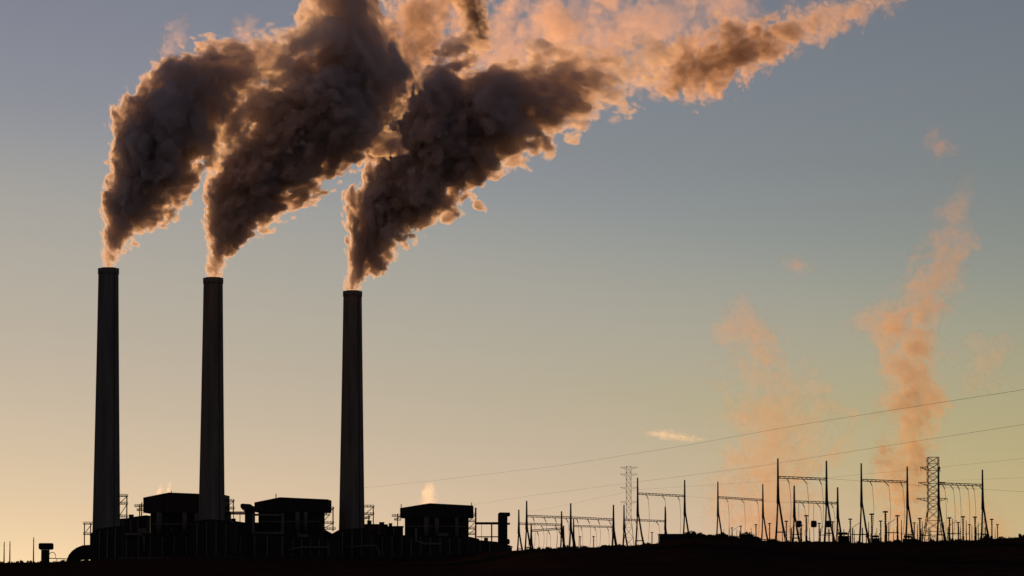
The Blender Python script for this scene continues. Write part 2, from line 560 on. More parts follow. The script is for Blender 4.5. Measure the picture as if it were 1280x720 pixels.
t = thing('bunker_tower', 'blunt tower with a wider head against the left wall of the middle boiler house', 'tower', P(311, 698, 3040))
m = MB(); m.pxprism([(306, 704), (306, 640), (304, 637.5), (318, 637.5), (318, 704)], 3040, 9); m.build('shaft', M['clad'], t)
m = MB(); m.pxprism([(303, 637.3), (300.5, 634), (300.6, 630.4), (303, 629.4), (312, 630), (314.5, 632), (318.6, 633), (318.6, 637.3)], 3038, 13); m.build('head_house', M['clad'], t)
m = MB()
for px in (316.5, 353.5):
    p, q = P(px, 641, 3018), P(px, 700, 3018); m.box(p.x - 1.1, p.x + 1.1, 3018, 3020, q.z, p.z)
for row in (643.5, 666):
    p, q = P(317, row, 3018), P(353, row, 3018); m.box(p.x, q.x, 3017.9, 3019.5, p.z - 0.9, p.z + 0.9)
tag(m.build('pipe_rack', M['duct'], origin=P(335, 698, 3018)), 'pale rectangular steel pipe rack in front of the middle boiler house', 'pipe rack')

t = thing('conveyor_bridge', 'level conveyor bridge from the last boiler house to the silo', 'conveyor', P(608, 676, 3150))
m = MB(); m.pxbox(595.6, 652.6, 624, 655.6, 3150, 4); m.build('gallery', M['clad'], t)
m = MB(); a, b = P(596, 671, 3151), P(623, 671, 3151); m.tube(a, b, 0.5, n=8); m.build('pipe', M['steel'], t)
m = MB(); p, q = P(614.6, 655.6, 3151), P(614.6, 678, 3151); m.box(p.x - 0.6, p.x + 0.6, 3150.5, 3152, q.z, p.z); m.build('post', M['steel'], t)
m = MB(); p, q = P(602, 655.6, 3151), P(602, 678, 3151); m.tube(q, p, 0.18, n=6); m.build('post', M['steel'], t)

t = thing('silo', 'dark round silo with an overhanging head at the right end of the plant', 'silo', P(628.3, 698, 3145))
c = P(628.3, 690, 3149); s = mpp(3149)
zz = lambda r: P(628, r, 3149).z
m = MB(); m.lathe([(0.02, zz(704)), (6 * s, zz(704)), (6 * s, zz(643)), (5.2 * s, zz(641.4)), (0.02, zz(641.2))], c.x, 3149, 32); m.build('shell', M['clad'], t)
m = MB(); m.pxprism([(622.6, 645.2), (623, 641.2), (625, 640.4), (637.4, 640.6), (637.8, 644), (636, 645.6)], 3145.5, 7); m.build('head_house', M['roof'], t)
m = MB(); m.pxbox(632, 653.4, 637.5, 656, 3145, 4); m.build('landing', M['steel'], t)
m = MB(); m.pxprism([(632, 673.5), (636, 673.6), (637.4, 676), (637, 680), (632, 681)], 3146, 5); m.build('hopper', M['clad'], t)

# left of the plant: curved duct, head tower, thin masts
t = thing('curved_duct', 'big curved dark duct bending down to the ground left of the tallest smokestack', 'duct', P(100, 703, 2910))
m = MB()
m.pxprism([(82.5, 706), (83.4, 699), (86, 693.4), (90, 688.6), (95.5, 684.6), (103, 681.6), (117, 680.6), (117, 699.5), (112, 699.5), (104, 699.2), (98.5, 700.2), (95.5, 702.5), (94.5, 706)], 2910, 14)
m.build('duct_body', M['clad'], t)
m = MB()
for px in (108.5, 114):
    p, q = P(px, 699.4, 2914), P(px, 706, 2914); m.tube(q, p, 0.9, n=8)
m.build('support', M['steel'], t)

t = thing('head_tower', 'small tower with a wide blunt head standing alone at the far left', 'tower', P(56, 704, 2880))
m = MB(); m.pxbox(51.4, 687.3, 60.6, 706, 2880, 6); m.build('shaft', M['clad'], t)
m = MB(); m.pxprism([(50, 687.2), (48.2, 685.6), (48.2, 680), (49.4, 678.8), (63.6, 678.8), (65, 680), (65, 686), (63.4, 687.2)], 2878, 10); m.build('head_house', M['clad'], t)
m = MB(); a, b = P(60.6, 697.8, 2882), P(83.5, 698.6, 2912); m.path([a, b], 0.38, 6)
for k in (0.45, 0.85):
    p = a.lerp(b, k); m.tube((p.x, p.y, gz(p.x, p.y) - 1), p, 0.25, n=6)
m.build('pipe', M['steel'], t)
m = MB(); a = P(62.5, 697.5, 2882)
m.path([P(61, 693, 2882), P(64, 690.5, 2882), P(67.5, 690.6, 2882), P(69.4, 693.5, 2882), P(69.2, 698, 2882)], 0.3, 6); m.build('swan_neck', M['steel'], t)
for px, top, lab in ((5, 677, 'thin mast at the far left edge, nearer the frame of the close pair'), (12.2, 676.5, 'thin mast at the far left, right one of the close pair'), (41.8, 671.5, 'thin mast standing alone just left of the small head tower')):
    t = thing('mast', lab, 'mast', P(px, 704, 2700), 'thin masts left of the plant')
    a = P(px, 704, 2700)
    m = MB(); m.path([(a.x, 2700, gz(a.x, 2700) - 1), (a.x, 2700, P(px, top, 2700).z)], [0.55, 0.3], 8); m.build('pole', M['galv'], t)
    z = P(px, top + 5, 2700).z
    m = MB(); m.box(a.x - 0.7, a.x + 0.7, 2699.8, 2700.2, z, z + 0.25); m.build('crossarm', M['galv'], t)

# roof plant and loose pipework
def roof_unit(label, a, b, c, d, y, depth, name='roof_unit', mat='clad'):
    q = P((a + c) / 2, d, y)
    t = thing(name, label, 'roof unit', (q.x, y + depth / 2, q.z), 'units on the hall roofs')
    m = MB(); m.pxbox(a, b, c, d, y, depth); m.build('casing', M[mat], t)
    m = MB(); m.pxbox(a - 0.3, b - 0.5, c + 0.3, b - 0.02, y - 0.4, depth + 0.8); m.build('cowl', M['roof'], t)
    return t


def pipe_run(label, pts, r, y, mat='duct'):
    w = [P(a, b, y) for a, b in pts]
    m = MB(); m.path(w, r, 10)
    tag(m.build('pipe_run', M[mat], origin=w[0]), label, 'pipe', 'outside pipes of the plant')


roof_unit('small unit on the duct hall, by the open stair tower', 161, 643.6, 166, 648.5, 3058, 8)
roof_unit('low unit on the ash hall roof below the pipe bridge', 289, 648.6, 294, 652, 3078, 6)
roof_unit('unit on the pump house roof beside the middle boiler stair', 396, 657, 401, 662, 3126, 6)
roof_unit('boxy unit on the fan block, the taller one', 459, 651, 464, 655.4, 3168, 6)
roof_unit('flat unit on the fan block, near its right corner', 474, 653, 480, 655.6, 3168, 6)
roof_unit('unit on the annex roof left of the last boiler house', 486, 654.4, 490, 658, 3172, 6)
roof_unit('unit on the sloping coal shed, under the conveyor', 605, 672.6, 610, 677, 3116, 6)
roof_unit('unit on the service hall below the left boiler house', 172, 660, 182, 667, 2996, 8, mat='duct')
roof_unit('wide unit on the service hall, left of the middle smokestack', 226, 662.5, 240, 670, 2996, 8)
roof_unit('unit on the precipitator hall, right of the middle smokestack', 300, 662, 310, 668, 3006, 8)
roof_unit('unit on the workshop roof under the middle boiler house', 372, 667, 384, 672, 3014, 8, mat='duct')
roof_unit('unit on the turbine hall left end, right of the last smokestack', 462, 664, 472, 669, 3124, 8)
roof_unit('unit on the turbine hall below the last boiler house', 548, 666, 560, 671, 3124, 8, mat='duct')
pipe_run('pale pipe looping over the service hall at the foot of the left smokestack', [(152, 690), (152, 672), (158, 668), (176, 668), (180, 672), (180, 690)], 1.0, 2986)
pipe_run('pale upright pipe pair crossing the service hall, left bend', [(205, 692), (205, 676), (214, 674), (214, 660)], 0.9, 2985)
pipe_run('pale pipe across the front of the workshop', [(360, 688), (378, 684), (412, 684), (412, 694)], 0.9, 3004)
pipe_run('pale pipe across the turbine hall front, below the fan block', [(432, 684), (470, 682), (474, 690), (474, 698)], 0.9, 3080)
pipe_run('pale pipe dropping from the last boiler house to the turbine hall', [(520, 660), (520, 676), (530, 680), (552, 680)], 1.0, 3112)

# ---------------------------------------------------------------- switchyard
def gantry(label, poles, beams, height, thick=1.0, droppers=3, split=0.52, group='switchyard gantries', wires=True, spread=None):
    """A-frame towers (px, top row) joined by beams (tower index, tower index, row left, row right)."""
    rows = [p[2] for p in poles]
    px0 = sum(p[0] for p in poles) / len(poles)
    top0 = poles[0][1]
    y = height * FPX / (rows[0] - top0)
    c = P(px0, rows[0], y)
    base = Vector((c.x, y, gz(c.x, y)))
    t = thing('switchyard_gantry', label, 'gantry', base, group)
    s = mpp(y)
    tops = []
    for k, (px, top, row) in enumerate(poles):
        p = P(px, top, y)
        zt = p.z
        zg = gz(p.x, y) - 0.6
        h = zt - zg
        m = MB()
        zs = zt - h * split
        w = 0.43 * thick
        lean = (spread or 0.105) * h
        m.path([(p.x, y, zt), (p.x, y, zt - h * 0.28), (p.x, y, zs)], [w * 0.75, w * 1.05, w * 1.55], 6)
        f0 = (p.x - lean * 0.35, y - lean * 0.6, zg)
        f1 = (p.x + lean, y + lean * 0.6, zg)
        for fx in (f0, f1):
            m.path([(p.x, y, zs + h * 0.10), Vector((p.x, y, zs)).lerp(Vector(fx), 0.5), fx], [w * 0.8, w * 1.0, w * 1.25], 6)
        k1 = 0.68
        a = Vector((p.x, y, zs)).lerp(Vector(f0), k1); b = Vector((p.x, y, zs)).lerp(Vector(f1), k1)
        m.tube(a, b, w * 0.6, n=5)
        m.build('a_frame_tower', M['galv'], t)
        tops.append((p.x, zt, zg))
    for (i, j, r0, r1) in beams:
        a, b = P(poles[i][0], r0, y), P(poles[j][0], r1, y)
        m = MB()
        hb = 0.38 * thick
        n = max(6, int((b.x - a.x) / 1.8))
        for dy in (-0.5, 0.5):
            for dz in (-hb, hb):
                m.tube((a.x, y + dy, a.z + dz), (b.x, y + dy, b.z + dz), 0.2 * thick, n=4)
            for q in range(n):
                u, v = a.lerp(b, q / n), a.lerp(b, (q + 1) / n)
                sg = 1 if q % 2 else -1
                m.tube((u.x, y + dy, u.z + hb * sg), (v.x, y + dy, v.z - hb * sg), 0.12 * thick, n=4)
        m.build('beam', M['galv'], t)
        for q in range(droppers):
            k = (q + 0.55) / droppers
            u = a.lerp(b, k)
            m = MB()
            e = Vector((u.x + 1.6 * (1 if q % 2 else 0.6), y - 0.9, u.z - 2.2 * thick))
            pts = [Vector((u.x, y - 0.4, u.z - hb)).lerp(e, i / 4) for i in range(5)]
            m.path(pts, 0.17 * thick, 6)
            for p_ in pts[1:]:
                m.ball(p_, 0.26 * thick, 8, 4, 0.5)
            ins = m.build('insulator_string', M['porcelain'], t)
            if wires:
                zb = gz(e.x, y) + 5
                m = MB()
                pts = [(e.x + 0.7 * math.sin(math.pi * i / 8), y - 1.2, e.z + (zb - e.z) * i / 8) for i in range(9)]
                m.path(pts, 0.075 * thick, 5)
                m.build('dropper_wire', M['wire'], ins)
    return y


GD = []
GD.append(gantry('tallest two-legged gantry, in front of the smaller gantry with the round line traps', [(972.3, 573, 679), (1033, 576, 679)], [(0, 1, 596.5, 599)], 36, 1.05))
GD.append(gantry('tall gantry just left of the thick lattice pylon', [(1076.5, 579, 678), (1134, 583, 678)], [(0, 1, 600, 602.5)], 36, 1.05))
GD.append(gantry('tall gantry at the far right, one leg hard against the lattice pylon', [(1173, 584, 677.5), (1228, 587, 677)], [(0, 1, 604.5, 606.5)], 36, 1.15, droppers=6))
GD.append(gantry('gantry rising from the bushes, right one of the two in the middle of the yard', [(897.3, 602, 676), (953.5, 605, 676)], [(0, 1, 621.5, 625)], 34, 1.1))
GD.append(gantry('gantry in front of the faint distant pylon', [(797, 597, 684), (855.8, 600, 681)], [(0, 1, 617, 620)], 38, 1.15))
GD.append(gantry('small gantry between the legs of the tallest one, line traps under its beam', [(992.7, 607, 679), (1047, 609, 679)], [(0, 1, 627, 629)], 27, 1.1, droppers=3))
GD.append(gantry('short gantry behind the left leg of the one before the faint pylon', [(780, 631, 685), (831.5, 633, 682)], [(0, 1, 649.5, 651.5)], 26, 1.15, droppers=2))
GD.append(gantry('long three-legged gantry with two bays right of the silo', [(658.3, 626, 688), (713.4, 629, 687), (766.8, 631, 686)], [(0, 1, 645, 647), (1, 2, 647, 649.5)], 34, 1.5, droppers=4))
GD.append(gantry('short gantry nearest the silo, behind the long two-bay gantry', [(648.5, 637, 689), (702, 639, 688)], [(0, 1, 654.5, 656)], 30, 1.5, droppers=3))
GD.append(gantry('lowest gantry with a slanting beam, right of the silo', [(664, 655, 689), (704.4, 657, 688)], [(0, 1, 663.5, 660.5)], 22, 1.7, droppers=3))
GD.append(gantry('low gantry with a dark bulky right leg, under the right bay of the long gantry', [(717, 648, 687), (766.6, 640, 686)], [(0, 1, 657.6, 658.6)], 28, 1.6, droppers=3))


def lattice_pylon(label, px, base_row, height, top_row, body, arms, feet, mat, mem, flat_top):
    """Four-legged lattice pylon; body = half width in px at waist, arms = (row, left px, right px)."""
    y = height * FPX / (base_row - top_row)
    c = P(px, base_row, y)
    t = thing('lattice_pylon', label, 'pylon', (c.x, y, gz(c.x, y)), 'lattice pylons of the transmission line')
    s = mpp(y)
    zt, zg = P(px, top_row, y).z, gz(c.x, y) - 0.5
    wz = zg + (zt - zg) * 0.45
    hw = lambda z: (feet * s + (body * s - feet * s) * (z - zg) / (wz - zg)) if z < wz else body * s
    m = MB()
    zs = list(np.linspace(zg, wz, 5)) + list(np.linspace(wz, zt, 9))[1:]
    cor = [(-1, -1), (1, -1), (1, 1), (-1, 1)]
    for sx, sy in cor:
        m.path([(c.x + sx * hw(z), y + sy * hw(z), z) for z in zs], mem * 1.5, 5)
    for z0, z1 in zip(zs[:-1], zs[1:]):
        for (a, b) in ((0, 1), (1, 2), (2, 3), (3, 0)):
            A0, B0 = cor[a], cor[b]
            p = (c.x + A0[0] * hw(z0), y + A0[1] * hw(z0), z0); q = (c.x + B0[0] * hw(z1), y + B0[1] * hw(z1), z1)
            p2 = (c.x + B0[0] * hw(z0), y + B0[1] * hw(z0), z0); q2 = (c.x + A0[0] * hw(z1), y + A0[1] * hw(z1), z1)
            m.tube(p, q, mem, n=4); m.tube(p2, q2, mem, n=4)
            m.tube(q2, q, mem, n=4)
    m.build('tower_body', M[mat], t)
    for row, l, r in arms:
        z = P(px, row, y).z
        xl, xr = P(l, row, y).x, P(r, row, y).x
        for xe in (xl, xr):
            if abs(xe - c.x) < 1.2 * hw(z):
                continue
            sx = 1 if xe > c.x else -1
            m = MB()
            for sy in (-1, 1):
                m.tube((c.x + sx * hw(z), y + sy * hw(z), z + 0.2), (xe, y, z), mem * 1.2, n=4)
                m.tube((c.x + sx * hw(z), y + sy * hw(z), z - 2.2), (xe, y, z - 0.2), mem * 1.2, n=4)
                for k in (0.33, 0.66):
                    a = Vector((c.x + sx * hw(z), y + sy * hw(z), z + 0.2)).lerp(Vector((xe, y, z)), k)
                    b = Vector((c.x + sx * hw(z), y + sy * hw(z), z - 2.2)).lerp(Vector((xe, y, z - 0.2)), k)
                    m.tube(a, b, mem, n=4)
            arm = m.build('crossarm', M[mat], t)
            m = MB(); m.tube((xe, y, z - 0.2), (xe, y, z - 3.4), mem * 1.2, n=5); m.build('insulator_string', M['porcelain'], arm)
    return y, c.x


lattice_pylon('faint pale lattice pylon standing far behind the gantries', 786, 686, 85, 583, 3.0,
              [(584, 776, 797), (592.5, 774.5, 796.5), (609, 775, 798), (627, 776, 797)], 8.0, 'lattice', 0.12, True)
py_, pxw = lattice_pylon('thick dark lattice pylon among the gantries at the right', 1167, 678, 62, 571.5, 6.8,
                         [(584, 1150, 1175), (603, 1148, 1182), (623, 1146, 1184)], 15.0, 'galv', 0.19, True)

# apparatus on the ground of the yard
def post_insulator():
    t = thing('post_insulator', '', 'insulator post', (0, 0, 0), 'insulator posts in the switchyard')
    m = MB(); m.box(-0.35, 0.35, -0.35, 0.35, -1.0, 3.0); m.build('pedestal', M['galv'], t, origin=(0, 0, 0))
    m = MB(); m.tube((0, 0, 3.0), (0, 0, 9.2), 0.2, n=8)
    for i in range(9):
        m.lathe([(0.2, 3.3 + i * 0.65), (0.48, 3.5 + i * 0.65), (0.2, 3.68 + i * 0.65)], 0, 0, 10)
    m.build('porcelain_stack', M['porcelain'], t, origin=(0, 0, 0))
    m = MB(); m.lathe([(0.02, 9.2), (0.75, 9.25), (0.8, 9.5), (0.6, 9.7), (0.02, 9.75)], 0, 0, 12); m.build('corona_ring', M['wire'], t, origin=(0, 0, 0))
    return t


def disconnector():
    t = thing('disconnector', '', 'disconnector', (0, 0, 0), 'disconnector switches in the switchyard')
    m = MB()
    for x in (-2.4, 2.4):
        m.box(x - 0.25, x + 0.25, -0.25, 0.25, -1.0, 5.0)
    m.box(-3.2, 3.2, -0.3, 0.3, 5.0, 5.4); m.build('stand', M['galv'], t, origin=(0, 0, 0))
    for x in (-2.4, 2.4):
        m = MB(); m.tube((x, 0, 5.4), (x, 0, 8.6), 0.3, 0.2, n=8)
        for i in range(5):
            m.lathe([(0.22, 5.7 + i * 0.55), (0.5, 5.85 + i * 0.55), (0.22, 6.0 + i * 0.55)], x, 0, 10)
        m.build('insulator', M['porcelain'], t, origin=(0, 0, 0))
    m = MB(); m.tube((-2.4, 0, 8.6), (1.6, 0, 11.2), 0.12, n=6); m.build('blade', M['wire'], t, origin=(0, 0, 0))
    return t


def line_trap():
    t = thing('line_trap', '', 'line trap', (0, 0, 0), 'round line traps hanging under the small gantry')
    m = MB(); m.lathe([(0.02, -1.5), (1.05, -1.45), (1.3, -1.0), (1.35, 0), (1.3, 1.0), (1.05, 1.45), (0.02, 1.5)], 0, 0, 20); m.build('coil', M['steel'], t, origin=(0, 0, 0))
    m = MB(); m.tube((0, 0, 1.5), (0, 0, 9.0), 0.09, n=5); m.build('hanger', M['wire'], t, origin=(0, 0, 0))
    m = MB(); m.tube((0, 0, -9.0), (0, 0, -1.5), 0.12, n=5); m.build('lead', M['wire'], t, origin=(0, 0, 0))
    return t


def transformer():
    t = thing('transformer', '', 'transformer', (0, 0, 0), 'transformers in the switchyard')
    m = MB(); m.box(-3.2, 3.2, -2, 2, -1, 4.2); m.build('tank', M['clad'], t, origin=(0, 0, 0))
    m = MB()
    for i in range(7):
        m.box(-2.8 + i * 0.9, -2.5 + i * 0.9, -3.0, -2.004, 0.4, 3.8)
    m.build('radiator', M['clad'], t, origin=(0, 0, 0))
    for x in (-2, 0, 2):
        m = MB(); m.tube((x, 0, 4.2), (x * 1.35, 0, 7.4), 0.32, 0.15, n=8); m.build('bushing', M['porcelain'], t, origin=(0, 0, 0))
    m = MB(); m.tube((-2.6, 1.2, 5.3), (2.0, 1.2, 5.3), 0.6, n=10); m.tube((-1.5, 1.2, 4.2), (-1.5, 1.2, 4.9), 0.15, n=6); m.build('conservator', M['clad'], t, origin=(0, 0, 0))
    return t


def place(proto, used, px, y, label, rz=0.0, sc_=1.0, z=None):
    o = proto if not used else copy_tree(proto)
    used.append(1)
    x = P(px, 680, y).x
    o.location = (x, y, gz(x, y) if z is None else z)
    o.rotation_euler = (0, 0, rz)
    o.scale = (sc_, sc_, sc_)
    o['label'] = label
    return o


rnd = random.Random(4)
pi_, used = post_insulator(), []
spots = [(983, 1490, 1.0, 'insulator post just right of the tallest gantry, near its left leg'), (1002, 1560, .9, 'insulator post below the left line trap'),
         (1008, 1500, 1.25, 'tall insulator post between the left and middle line traps'), (1024, 1540, .95, 'insulator post between the middle and right line traps'),
         (1041, 1500, 1.0, 'insulator post between the right legs of the tallest and the small gantry'), (1063, 1520, 1.1, 'insulator post alone in the gap left of the tall gantry by the pylon'),
         (1090, 1560, 1.4, 'tall insulator post under the left third of the gantry left of the pylon'), (1101, 1600, 1.1, 'insulator post under the middle of the gantry left of the pylon'),
         (1107, 1560, 1.5, 'tallest insulator post under the gantry left of the pylon'), (1122, 1570, 1.3, 'insulator post near the right leg of the gantry left of the pylon'),
         (1143, 1600, 1.0, 'small insulator post just right of the leg left of the pylon'), (1150, 1620, 1.25, 'insulator post close to the left foot of the lattice pylon'),
         (1187, 1640, 1.3, 'insulator post right of the lattice pylon foot, first under the far right gantry'), (1198, 1660, 1.1, 'insulator post second under the far right gantry'),
         (1204, 1640, 1.35, 'insulator post in the middle under the far right gantry'), (1212, 1680, 1.0, 'short insulator post left of the last gantry leg'),
         (1219, 1640, 1.3, 'insulator post hard by the last gantry leg'), (1240, 1640, 1.15, 'insulator post right of the last gantry leg'),
         (1247, 1700, .95, 'insulator post farthest right in the yard'), (915, 1800, .9, 'insulator post above the bushes, left of two'), (926, 1780, 1.0, 'insulator post above the bushes, right of two'),
         (945, 1700, 1.0, 'insulator post just left of a gantry leg beside the bushes'), (962, 1600, 1.0, 'insulator post between the bush gantry and the tallest gantry'),
         (725, 2300, 1.2, 'insulator post under the right bay of the long gantry, left of two'), (742, 2300, 1.2, 'insulator post under the right bay of the long gantry, right of two'),
         (815, 1950, 1.0, 'insulator post under the gantry before the faint pylon')]
for px, y, k, lab in spots:
    place(pi_, used, px, y, lab, 0, k)
ds, used = disconnector(), []
for px, y, k, lab in [(995, 1530, .8, 'disconnector under the left half of the small gantry'), (1031, 1530, .8, 'disconnector under the right half of the small gantry'),
                      (1072, 1560, .9, 'disconnector at the left leg of the gantry left of the pylon'), (1115, 1590, 1., 'disconnector under the right half of the gantry left of the pylon'),
                      (1192, 1650, 1., 'disconnector under the left half of the far right gantry'), (1226, 1660, .9, 'disconnector at the last gantry leg'),
                      (920, 1760, .8, 'disconnector among the bushes'), (1157, 1680, .9, 'disconnector in front of the lattice pylon')]:
    place(ds, used, px, y, lab, 0.15, k)
lt, used = line_trap(), []
for px, lab in ((998.7, 'round black line trap, the left of three'), (1017.4, 'round black line trap, the middle of three'), (1035.3, 'round black line trap, the right of three')):
    yt = 1585
    place(lt, used, px, yt, lab, z=P(px, 655, yt).z)
tr, used = transformer(), []
for px, y, k, lab in ((1055, 1540, .9, 'transformer between the small gantry and the gantry left of the pylon'), (1094, 1640, .8, 'transformer below the gantry left of the pylon'),
                      (1136, 1650, .8, 'transformer left of the lattice pylon'), (934, 1720, .8, 'transformer right of the bushes')):
    place(tr, used, px, y, lab, 0.1, k)

# thin rods of the back rows, too alike to tell apart
rod = thing('lightning_rod', 'thin upright rod in the hazy back rows of the switchyard', 'rod', (0, 0, 0), 'thin rods at the back of the switchyard')
m = MB(); m.path([(0, 0, -1), (0, 0, 5), (0, 0, 11)], [0.28, 0.22, 0.12], 6); m.ball((0, 0, 5.2), 0.45, 8, 4, 0.6)
m.build('pole', M['galv'], rod, origin=(0, 0, 0))
used = []
for px, y, k in [(1068, 1800, .8), (1083, 1760, 1.), (1086, 1850, 1.2), (1096, 1800, .9), (1111, 1760, 1.1), (1117, 1850, .8), (1127, 1780, 1.2), (1139, 1820, .9), (1147, 1760, 1.), (1153, 1850, 1.2),
                 (1161, 1800, .9), (1180, 1820, 1.1), (1184, 1760, .8), (1191, 1850, 1.3), (1201, 1780, .9), (1208, 1830, 1.2), (1215, 1760, .9), (1223, 1850, 1.1), (1234, 1800, .9), (1244, 1850, .8),
                 (1012, 1780, .9), (988, 1820, 1.), (978, 1760, .8), (1050, 1850, .9), (905, 1900, .8), (912, 1920, .9), (921, 1880, .8), (939, 1900, .9)]:
    place(rod, used, px, y, 'thin upright rod in the hazy back rows of the switchyard', 0, k)

# low control building by the bushes
y = 1500
t = thing('control_building', 'low flat control building half hidden by the bushes', 'building', P(838, 680, y))
m = MB(); m.pxbox(824.5, 668.3, 862, 684, y, 14); m.build('wall', M['clad'], t)
m = MB(); m.pxbox(823.8, 667.2, 862.6, 668.2, y - 0.4, 14.8); m.build('roof', M['roof'], t)
for px in (832, 843, 853):
    m = MB(); m.pxbox(px - 1.6, 671, px + 1.6, 675, y - 0.06, 0.05); m.build('window', M['steel'], t)

# ---------------------------------------------------------------- power lines
def line(label, pts, r, sag=0.0):
    w = [P(a, b, y) for a, b, y in pts]
    out = []
    for i in range(len(w) - 1):
        n = 14
        for k in range(n):
            q = w[i].lerp(w[i + 1], k / n)
            out.append(q - Vector((0, 0, sag * 4 * (k / n) * (1 - k / n))))
    out.append(w[-1])
    m = MB(); m.path(out, r, 5)
    tag(m.build('power_line', M['wire'], origin=w[0]), label, 'power line', 'long power lines across the yard')


line('highest long power line, rising to the right edge well above the pylons', [(1330, 478, 900), (1280, 487, 960), (1160, 505.5, 1100), (1000, 531, 1350), (850, 558, 1700), (700, 582, 2200), (540, 601, 2800), (444, 611, 3140)], 0.045)
line('second long power line, crossing the steam just above the gantry tops', [(1330, 522, 950), (1280, 530.5, 1000), (1100, 558.5, 1200), (940, 584, 1500), (800, 602, 1900), (660, 620, 2500), (591, 631, 3190)], 0.038)
line('third long power line, reaching the faint pylon and the long gantry', [(1330, 566, 1200), (1280, 573, 1250), (1175, 584, 1660), (1034, 597, 1700), (797, 612, 1950), (700, 633, 2400), (659, 640, 2500)], 0.03)
line('fourth long power line, from the last gantry to the right edge', [(1330, 618, 1300), (1228, 611.5, 1790), (1134, 606, 1700), (1034, 598, 1540)], 0.045, 0.0)
line('upper slack power line from the lattice pylon to the right edge', [(1330, 590, 1500), (1280, 597, 1700), (1182, 601, 2600)], 0.035)
line('low level power line between the middle gantries', [(1047, 629, 1700), (953, 626, 2000), (855, 620, 2080)], 0.035, 0.5)

# ---------------------------------------------------------------- bushes on the rise
def bush(label, px, row_base, row_top, half, y, seed):
    rn = random.Random(seed)
    a = P(px, row_base, y)
    s = mpp(y)
    H = (row_base - row_top) * s
    W = half * s
    t = thing('juniper_bush', label, 'bush', (a.x, y, gz(a.x, y)), 'bushes on the rise')
    zb = min(a.z, gz(a.x, y)) - 0.3
    m = MB()
    for i in range(5):
        an = i * 1.3 + rn.random()
        m.path([(a.x + 0.3 * math.cos(an), y + 0.3 * math.sin(an), zb), (a.x + W * 0.5 * math.cos(an), y + W * 0.4 * math.sin(an), zb + H * 0.7)], [0.22, 0.08], 5)
    m.build('trunk', M['bark'], t)
    m = MB()
    lobes = [(rn.uniform(-0.75, 0.75) * W, rn.uniform(-0.6, 0.6) * W, H * rn.uniform(0.15, 0.7), rn.uniform(0.25, 0.42)) for _ in range(11)] + [(0.0, 0.0, H * 0.68, 0.4), (W * 0.4, 0.0, H * 0.5, 0.38), (-W * 0.42, 0.0, H * 0.55, 0.36)]
    for lx, ly, lz, lr in lobes:
        rad = lr * min(max(H, 1.2), W * 1.6)
        for _ in range(150):
            d = Vector((rn.gauss(0, 1), rn.gauss(0, 1), rn.gauss(0, 1))).normalized() * rad * rn.uniform(0.55, 1.08)
            p = Vector((a.x + lx, y + ly, zb + lz)) + Vector((d.x, d.y, d.z * 0.85))
            if p.z < zb - 0.2:
                continue
            u = Vector((rn.gauss(0, 1), rn.gauss(0, 1), rn.gauss(0, 1))).normalized() * rn.uniform(0.16, 0.34)
            v = u.orthogonal().normalized() * rn.uniform(0.12, 0.26)
            m.add([p - u - v, p + u - v * 0.3, p + u * 0.6 + v, p - u * 0.7 + v * 0.8], [(0, 1, 2, 3)])
    m.build('foliage', M['leaf'], t)


BUSH = [(757, 685, 680.5, 6, 1380, 'small bush left of the short gantry leg'), (864, 675.5, 662.5, 10, 1385, 'broad round bush right of the control building'),
        (876, 675, 664.5, 8, 1400, 'round bush between the broad bush and a gantry leg'), (888, 675, 667, 7, 1390, 'low bush hiding the left gantry foot'),
        (903, 675, 664.5, 8, 1400, 'bush hard right of the left gantry foot'), (917, 676, 669, 7, 1385, 'lower bush below the two insulator posts'),
        (934, 676, 664, 9, 1390, 'full round bush left of the right gantry foot'), (946, 677, 670, 6, 1385, 'small bush at the right gantry foot'),
        (850, 677, 669.5, 7, 1380, 'low bush in front of the control building'), (965, 678.5, 674, 6, 1385, 'small bush left of the tallest gantry'),
        (705, 687.5, 685, 7, 1390, 'flat scrubby bush under the long gantry'), (1056, 679.5, 674, 5, 1385, 'small bush in front of a transformer, right of the small gantry'),
        (1122, 678.5, 673.5, 6, 1385, 'small bush at the foot of the gantry left of the pylon'), (1145, 678, 673, 5, 1388, 'small bush left of the lattice pylon feet')]
for i, (px, rb, rt, hf, y, lab) in enumerate(BUSH):
    bush(lab, px, rb + 1.5, rt, hf, y, 100 + i)

# ---------------------------------------------------------------- smoke: solid noise, the same in Python as in the shader
def _rot(x, k):
    return (x << np.uint32(k)) | (x >> np.uint32(32 - k))


def _hash(kx, ky, kz):
    s = np.uint32((0xDEADBEEF + (3 << 2) + 13) & 0xFFFFFFFF)
    a, b, c = kx + s, ky + s, kz + s
    c = (c ^ b) - _rot(b, 14); a = (a ^ c) - _rot(c, 11); b = (b ^ a) - _rot(a, 25)
    c = (c ^ b) - _rot(b, 16); a = (a ^ c) - _rot(c, 4); b = (b ^ a) - _rot(a, 14)
    return (c ^ b) - _rot(b, 24)


